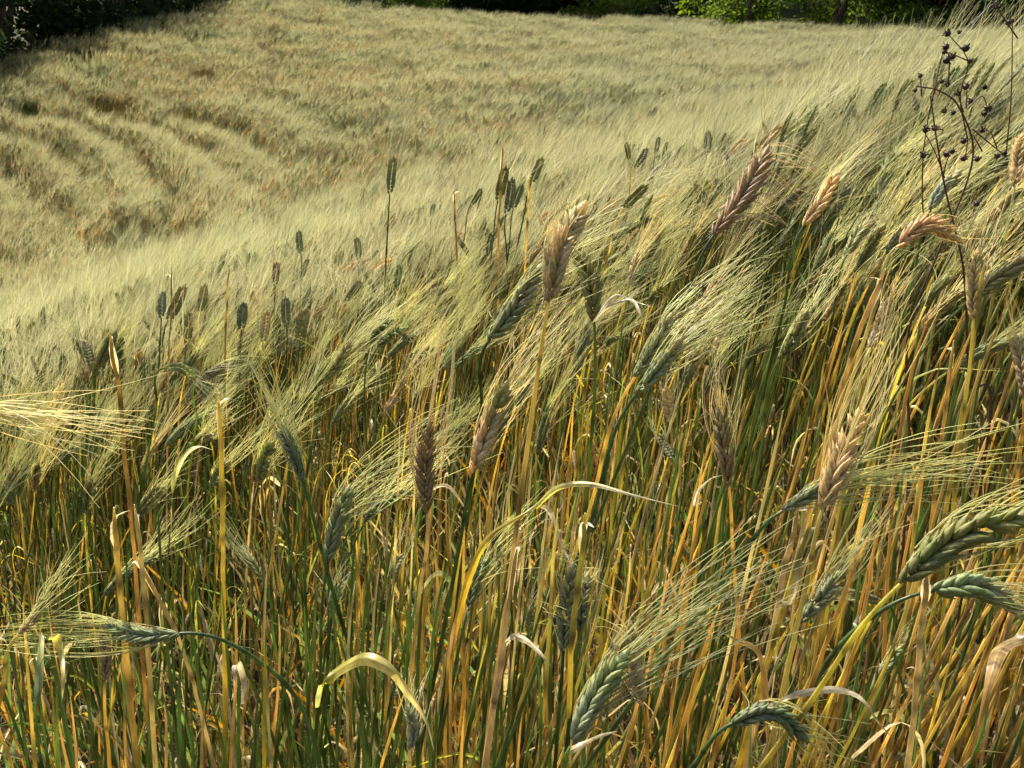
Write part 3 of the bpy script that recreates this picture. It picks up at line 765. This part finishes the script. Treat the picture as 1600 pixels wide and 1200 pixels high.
for i in range(9):
    r = random.Random(1400+i)
    ps = dict(stem=[], ear=[], awns=[], leaf=[])
    green = i % 3 == 2
    for q in range(9):
        t = random_tiller(r, r.uniform(.46, .80), (r.uniform(-.04, .12), r.uniform(-.05, .05)), 'green' if green and r.random() < .7 else r.choice(GOLDS[:6]), 'T', 2, nod=r.uniform(.02, .3), broken=True)
        off = np.array([r.uniform(-.05, .05), r.uniform(-.05, .05), 0])
        for key, l in t.items():
            for mb in (l[:1] if key != 'leaf' or r.random() < .35 else []):
                mb.v = [v + off for v in mb.v]; ps[key].append(mb)
    BARE.append((parts_to_plant(ps), "green" if green else "golden", 0))
def emit(proto, loc, rz, sc):
    root = bpy.data.objects.new("wheat_plant", None); COL.objects.link(root)
    root.location = loc; root.rotation_euler = (0, 0, rz); root.scale = (sc, sc, sc); root.empty_display_size = .02
    for name, me, sub in proto:
        o = link(name, me, root)
        if sub: link("awns", sub, o)
    return root
N_GEN = 300 - len(H) - len(STRAWS)
used_labels = set(h['label'] for h in H) | set(s[0] for s in STRAWS)
cand, gen_xy = [], []
rg = random.Random(77)
tries = 0
while len(cand) < N_GEN and tries < 60000:
    tries += 1
    y = .50 + 1.25*rg.random()**1.05
    x = rg.uniform(-.70*y-.12, .70*y+.12)
    if any((x-a)**2+(y-b)**2 < .040**2 for a, b in gen_xy): continue
    cand.append((x, y)); gen_xy.append((x, y))
cand.sort(key=lambda c: c[1])
n_done = 0
def near_heroes(px, py):
    return sorted(hero_rec, key=lambda h: (h[1][0]-px)**2+(h[1][1]-py)**2)
LIM = 1.0
for x, y in cand:
    pi = rg.randrange(len(PROTO))
    if x < -.15 and rg.random() < .35: pi = (pi//10)*10 + rg.randrange(6, 10)
    proto, cname, ne = PROTO[pi]
    if rg.random() < (1.0 if y < .78 else (.62 if y < 1.0 else .30)):
        proto, cname, ne = BARE[rg.choice((2, 5, 8)) if rg.random() < (.5 if x < -.1 else .22) else rg.randrange(9)]
    sc = rg.uniform(.92, 1.06)
    if y > .78 and x < .25: sc *= .90
    rz = rg.uniform(-.5, .5)
    root = emit(proto, (x, y, float(ground(x, y))-.01), rz, sc)
    px, py, dd = project((x+.09*sc, y, float(ground(x, y))+.78*sc))
    lab = None
    for hl, hp in near_heroes(px, py):
        hl = hl.split(",")[0]
        dx, dy = px-hp[0], py-hp[1]
        where = ("right" if dx > 0 else "left") if abs(dx) > abs(dy) else ("below" if dy > 0 else "above")
        where = {"right": "right of", "left": "left of"}.get(where, where)
        state = {0: "bare", 1: "single-eared", 2: "two-eared", 3: "three-eared"}[ne]
        for near in ("just", "well"):
            cnd = f"{state} {cname} plant {near} {where} the {hl}"
            w = cnd.split()
            if len(w) > 16: continue
            if cnd not in used_labels: lab = cnd; break
        if lab: break
    used_labels.add(lab)
    tag(root, lab, "wheat plant", "wheat plants of the near crop")

# ------------------------------------------------------------------ the rest of the crop: one uncountable mass
protos = bpy.data.collections.new("crop_kinds")          # never linked to the scene
pnames = []
def add_proto(mb):
    o = bpy.data.objects.new("wheat_tuft_kind_%03d" % len(pnames), mb.mesh("wheat_tuft", [M_STEM, M_EAR, M_AWN, M_LEAF]))
    protos.objects.link(o); pnames.append(o.name)
    return len(pnames)-1
KEY = dict(stem=0, ear=1, awns=2, leaf=3)
def tuft(r, n, rad, green, detail, h=(.68, .88), awn=.155, n_awn=None):
    mb = MB()
    for q in range(n):
        k = r.choice('GGGO' if green else ('OTTGO' if detail == 0 else 'GOTPOG'))
        t = random_tiller(r, r.uniform(*h), (r.uniform(.02, .15), r.uniform(-.05, .05)),
                          ('green' if r.random() < .75 else 'gold') if green else r.choice(GOLDS if detail else ('tan', 'green', 'tan', 'yellow', 'gold')), k, detail, nod=r.uniform(.05, .75) if detail else r.uniform(.1, .7),
                          awn=awn, broken=(detail == 1 and r.random() < .18), n_awn=n_awn)
        a, rr = r.uniform(0, 6.28), rad*math.sqrt(r.random())
        off = np.array([rr*math.cos(a), rr*math.sin(a), 0])
        for key, l in t.items():
            for m in l: mb.merge(m, KEY[key], off)
    return mb
MID_G = [add_proto(tuft(random.Random(2000+i), 7, .085, True, 1)) for i in range(6)]
MID_Y = [add_proto(tuft(random.Random(2100+i), 7, .085, False, 1)) for i in range(8)]
FAR_G = [add_proto(tuft(random.Random(2200+i), 40, .30, True, 0, (.72, .88), .125)) for i in range(5)]
FAR_Y = [add_proto(tuft(random.Random(2300+i), 40, .30, False, 0, (.72, .88), .125)) for i in range(6)]

ROW_G = [add_proto(tuft(random.Random(2400+i), 11, .10, True, 0)) for i in range(4)]
ROW_Y = [add_proto(tuft(random.Random(2500+i), 11, .10, False, 0)) for i in range(5)]

def in_field(x, y):
    return x > -8.3 + .11*(y-15) and y < 25.2 - max(0, x-4)*.9 + min(max(-(x+3.4)*.9, 0), 4) and y > .45
pts, idx, rot, scl = [], [], [], []
rs = random.Random(31)
def nz(x, y, s, o=0): return mnoise.noise(Vector((x*s+o, y*s+o*.7, o)))
def put(x, y, near, force=None):
    if not in_field(x, y): return
    g = nz(x, y, .9, 3.1)*.5 + nz(x, y*2.2, .32, 8.2)*.7
    dist = math.hypot(x, y)
    bias = .24 if x > .5 else (.05 if dist > 9 else 0)
    if y > 23.2 - max(0, x-4)*.9: bias += .35
    green = g + bias + rs.uniform(-.22, .22) > 0.06
    fd = float(fur_dist(np.array(x), np.array(y)))
    z = float(ground(x, y))
    s = 1.0 + nz(x, y, 1.6, 5.0)*.06 + nz(x, y, .5, 1.0)*.07
    s = np.clip(s, .75, 1.2)
    if near and dist < 2.8 and x < .4: s *= .91
    if not near and dist < 8.5 and nz(x, y, 1.3, 2.2) > -.22 and rs.random() < .62: return
    if force is None and fd < .52 and dist > 4: return
    if force == 'low': green = rs.random() < .9; s *= .9
    if force == 'ridge': green = rs.random() < .12; s *= 1.05
    pts.append((x, y, z-.01)); scl.append(s); rot.append((0, 0, rs.uniform(-.6, .6)))
    if force and dist > 4: idx.append(rs.choice(ROW_G if green else ROW_Y)); return
    idx.append(rs.choice((MID_G if green else MID_Y) if near else (FAR_G if green else FAR_Y)))
# mid crop
n_mid = 0
while n_mid < 3000:
    y = 0.5 + 7.0*rs.random()**.72; x = rs.uniform(-.72*y-1.0, .72*y+1.0)
    if y < 1.70 and -.70*y-.34 < x < .70*y+.10: continue
    if y < .8: continue
    if y > 3.2 and rs.random() < (y-3.2)/4.0: continue
    n_mid += 1
    put(x, y, True)
n_far = 0
while n_far < 5800:
    y = 3.2 + 23.8*rs.random()**.78; x = rs.uniform(-.72*y-1.5, .72*y+1.5)
    n_far += 1
    if y < 7.2 and rs.random() > (y-3.2)/4.0: continue
    put(x, y, False)
for poly in FUR3:                    # the rows on both sides of each furrow, and the short green growth in it
    for a, b in zip(poly[:-1], poly[1:]):
        l = np.linalg.norm(b-a); nv = np.array([-(b-a)[1], (b-a)[0]])/l
        for q in range(int(l*75)):
            o = rs.uniform(-.58, .58); p = a + (b-a)*rs.random() + nv*o
            put(p[0], p[1], True, 'low' if abs(o) < .22 else 'ridge')
def crop_mass():
    me = bpy.data.meshes.new("wheat_crop")
    me.from_pydata(pts, [], [])
    a = me.attributes.new("pidx", 'INT', 'POINT'); a.data.foreach_set("value", idx)
    a = me.attributes.new("rot", 'FLOAT_VECTOR', 'POINT'); a.data.foreach_set("vector", np.array(rot).ravel())
    a = me.attributes.new("scl", 'FLOAT', 'POINT'); a.data.foreach_set("value", np.array(scl, dtype=float))
    o = link("wheat_crop", me)
    ng = bpy.data.node_groups.new("crop_scatter", 'GeometryNodeTree')
    ng.interface.new_socket("Geometry", in_out='INPUT', socket_type='NodeSocketGeometry')
    ng.interface.new_socket("Geometry", in_out='OUTPUT', socket_type='NodeSocketGeometry')
    N, L = ng.nodes, ng.links
    gi, go = N.new("NodeGroupInput"), N.new("NodeGroupOutput")
    ip = N.new("GeometryNodeInstanceOnPoints")
    ci = N.new("GeometryNodeCollectionInfo"); ci.inputs[0].default_value = protos
    ci.inputs["Separate Children"].default_value = True; ci.inputs["Reset Children"].default_value = True
    def attr(name, typ):
        n = N.new("GeometryNodeInputNamedAttribute"); n.data_type = typ; n.inputs[0].default_value = name
        return n.outputs[0]
    L.new(gi.outputs[0], ip.inputs["Points"]); L.new(ci.outputs[0], ip.inputs["Instance"])
    ip.inputs["Pick Instance"].default_value = True
    L.new(attr("pidx", 'INT'), ip.inputs["Instance Index"])
    L.new(attr("rot", 'FLOAT_VECTOR'), ip.inputs["Rotation"])
    L.new(attr("scl", 'FLOAT'), ip.inputs["Scale"])
    L.new(ip.outputs[0], go.inputs[0])
    md = o.modifiers.new("scatter", 'NODES'); md.node_group = ng
    tag(o, "ripening bearded wheat crop covering the slope beyond the near plants", "wheat crop", kind="stuff")
crop_mass()

# ------------------------------------------------------------------ low grass and litter between the stalks
def undergrowth():
    mb = MB(); r = random.Random(61)
    for q in range(6500):
        y = .42 + 2.8*r.random()**1.1; x = r.uniform(-.75*y-.4, .75*y+.4)
        z = float(crop_top(x, y)) - CROP - .005
        gl = r.random() < (.48 if x < -.1 else .22)
        h = r.uniform(.10, .46) if gl else r.uniform(.08, .5)
        a = r.uniform(0, 6.28); b = r.uniform(.02, .14)
        e = np.array([x+math.cos(a)*b, y+math.sin(a)*b, z+h])
        p = np.array([x, y, z])
        P = bez(p, p+np.array([0, 0, h*.5]), e-np.array([0, 0, h*.1]), e + (np.array([math.cos(a), math.sin(a), -.4])*h*.15), 6)
        col = vary(C[r.choice(('leafG', 'leafG', 'green'))] if gl else C[r.choice(('tan', 'leafO', 'gold', 'leafD'))]*.65, r, .25)
        ribbon(mb, P, r.uniform(.0016, .0042)*np.array([.8, 1, 1, .8, .5, .05]), nr.normal(0, 1, 3)*np.array([1, 1, .1]), col, .3, 0, False)
    for q in range(2600):                                   # fallen straw and husks on the soil
        y = .30 + 3.0*r.random(); x = r.uniform(-.8*y-.4, .8*y+.4)
        z = float(crop_top(x, y)) - CROP + r.uniform(.002, .03)
        a = r.uniform(0, 6.28); l = r.uniform(.03, .16); dv = np.array([math.cos(a), math.sin(a), r.uniform(-.1, .25)])
        p = np.array([x, y, z])
        strip(mb, np.array([p, p+dv*l*.5, p+dv*l]), .0016, (0, 0, 1), vary(C[r.choice(('tan', 'leafD', 'leafO'))]*.45, r, .3))
    tag(link("undergrowth", mb.mesh("undergrowth", M_LEAF)), "low grass and straw litter between the wheat stalks", "undergrowth", kind="stuff")
undergrowth()

# ------------------------------------------------------------------ bushes and small trees round the field
def bush_kind(seed, light, tall, nc=50):
    r = random.Random(seed); g = np.random.default_rng(seed)
    trunk = MB(); crown = MB()
    cl = []
    for q in range(5):
        a = r.uniform(0, 6.28); l = r.uniform(.5, 1.0)
        tip = np.array([math.cos(a)*.9*l, math.sin(a)*.9*l, tall*r.uniform(.5, .9)])
        P = bez((math.cos(a)*.06, math.sin(a)*.06, -.05), (0, 0, tall*.3), tip*np.array([.6, .6, .7]), tip, 9)
        tube(trunk, P, np.linspace(.07, .015, 9), 6, (.10, .075, .05))
    for q in range(nc):
        a = r.uniform(0, 6.28); u = r.random(); zz = tall*(.03 + .95*u)
        rr = 1.25*math.sqrt(max(.08, 1-(2*u-.75)**2*.8))*r.uniform(.35, 1.0)
        cl.append((np.array([rr*math.cos(a), rr*math.sin(a), zz]), r.uniform(.22, .44)))
    V, F, CC = [], [], []
    for c, s in cl:
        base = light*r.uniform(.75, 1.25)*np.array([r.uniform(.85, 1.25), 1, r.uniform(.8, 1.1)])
        m = int(170*(s/.33)**2)
        dirs = g.normal(0, 1, (m, 3)); dirs /= np.linalg.norm(dirs, axis=1)[:, None]
        pos = c + dirs*(s*g.random(m)**.45)[:, None]*np.array([1.1, 1.1, .85])
        ax = g.normal(0, 1, (m, 3)) + dirs*.6 - np.array([0, 0, .5]); ax /= np.linalg.norm(ax, axis=1)[:, None]
        sd_ = np.cross(ax, g.normal(0, 1, (m, 3))); sd_ /= np.linalg.norm(sd_, axis=1)[:, None]
        L = g.uniform(.07, .13, m)[:, None]; w = L*.30
        quad = np.stack([pos, pos+ax*L*.5+sd_*w, pos+ax*L, pos+ax*L*.5-sd_*w], 1)
        col = base[None]*g.uniform(.75, 1.25, (m, 1))
        V.append(quad.reshape(-1, 3)); CC.append(np.repeat(col, 4, 0))
        F.append(np.arange(m*4).reshape(m, 4) + sum(len(v) for v in V[:-1]))
    crown.add(np.concatenate(V), np.concatenate(F), np.concatenate(CC))
    return trunk.mesh("trunk", M_BARK), crown.mesh("crown", M_BUSH)
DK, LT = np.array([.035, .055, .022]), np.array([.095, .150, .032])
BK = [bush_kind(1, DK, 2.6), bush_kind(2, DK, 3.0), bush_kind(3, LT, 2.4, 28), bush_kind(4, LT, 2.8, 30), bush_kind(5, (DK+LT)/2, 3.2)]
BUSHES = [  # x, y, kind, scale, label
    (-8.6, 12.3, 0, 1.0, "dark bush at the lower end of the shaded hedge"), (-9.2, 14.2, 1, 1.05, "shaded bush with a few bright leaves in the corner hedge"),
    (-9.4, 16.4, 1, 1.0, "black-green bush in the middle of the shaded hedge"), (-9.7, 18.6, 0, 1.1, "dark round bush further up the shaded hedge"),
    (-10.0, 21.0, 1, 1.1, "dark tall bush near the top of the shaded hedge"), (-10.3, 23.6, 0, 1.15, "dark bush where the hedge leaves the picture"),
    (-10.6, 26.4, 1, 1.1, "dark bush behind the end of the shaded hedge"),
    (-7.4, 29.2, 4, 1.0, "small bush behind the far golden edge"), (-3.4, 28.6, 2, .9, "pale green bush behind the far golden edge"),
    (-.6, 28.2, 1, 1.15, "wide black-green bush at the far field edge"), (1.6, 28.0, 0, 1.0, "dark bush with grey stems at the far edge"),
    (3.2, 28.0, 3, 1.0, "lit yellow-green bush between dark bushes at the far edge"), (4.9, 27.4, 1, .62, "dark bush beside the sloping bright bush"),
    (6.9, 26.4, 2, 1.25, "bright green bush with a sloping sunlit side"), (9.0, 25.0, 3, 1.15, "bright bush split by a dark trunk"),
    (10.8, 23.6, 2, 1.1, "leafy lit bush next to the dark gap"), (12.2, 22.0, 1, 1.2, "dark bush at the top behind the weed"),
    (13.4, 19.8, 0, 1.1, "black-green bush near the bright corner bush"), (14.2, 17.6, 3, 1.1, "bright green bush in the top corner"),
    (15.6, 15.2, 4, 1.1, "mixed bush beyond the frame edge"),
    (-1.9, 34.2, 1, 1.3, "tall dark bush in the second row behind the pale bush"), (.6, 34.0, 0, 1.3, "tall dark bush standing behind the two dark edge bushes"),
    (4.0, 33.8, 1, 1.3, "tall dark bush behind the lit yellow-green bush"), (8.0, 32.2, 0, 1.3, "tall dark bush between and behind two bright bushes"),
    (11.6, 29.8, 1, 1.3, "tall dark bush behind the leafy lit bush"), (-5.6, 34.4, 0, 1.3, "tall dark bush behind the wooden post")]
for i, (x, y, k, s, lab) in enumerate(BUSHES):
    tm, cm = BK[k]
    o = bpy.data.objects.new("bush", None); COL.objects.link(o)
    if 13.9 < y < 27 and x < -8: x += (y-14)*.16
    x, y = (x-.7, y) if i < 7 else (x, y-.6)
    if k < 2 and i >= 7 and y < 29: y += 3.2; s *= 1.2
    elif k >= 2 and i >= 7: s *= .72
    s *= 1.3 if i < 7 else 1.5
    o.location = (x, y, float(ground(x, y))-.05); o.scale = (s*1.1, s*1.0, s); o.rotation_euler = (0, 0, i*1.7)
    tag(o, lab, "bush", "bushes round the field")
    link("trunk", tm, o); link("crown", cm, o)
def post():
    x, y = -4.0, 25.3; z = float(ground(x, y))
    mb = MB(); tube(mb, np.array([(x, y, z-.1), (x+.01, y, z+.6), (x+.03, y, z+1.25)]), np.array([.06, .055, .05]), 8, (.07, .05, .04))
    mb.add([(x+.03+.05*math.cos(a), y+.05*math.sin(a), z+1.25) for a in np.linspace(0, 6.283, 8, endpoint=False)], [list(range(8))], (.09, .07, .05))
    tag(link("fence_post", mb.mesh("fence_post", M_BARK, (x, y, z)), loc=(x, y, z)), "dark wooden post at the far golden field edge", "post")
post()
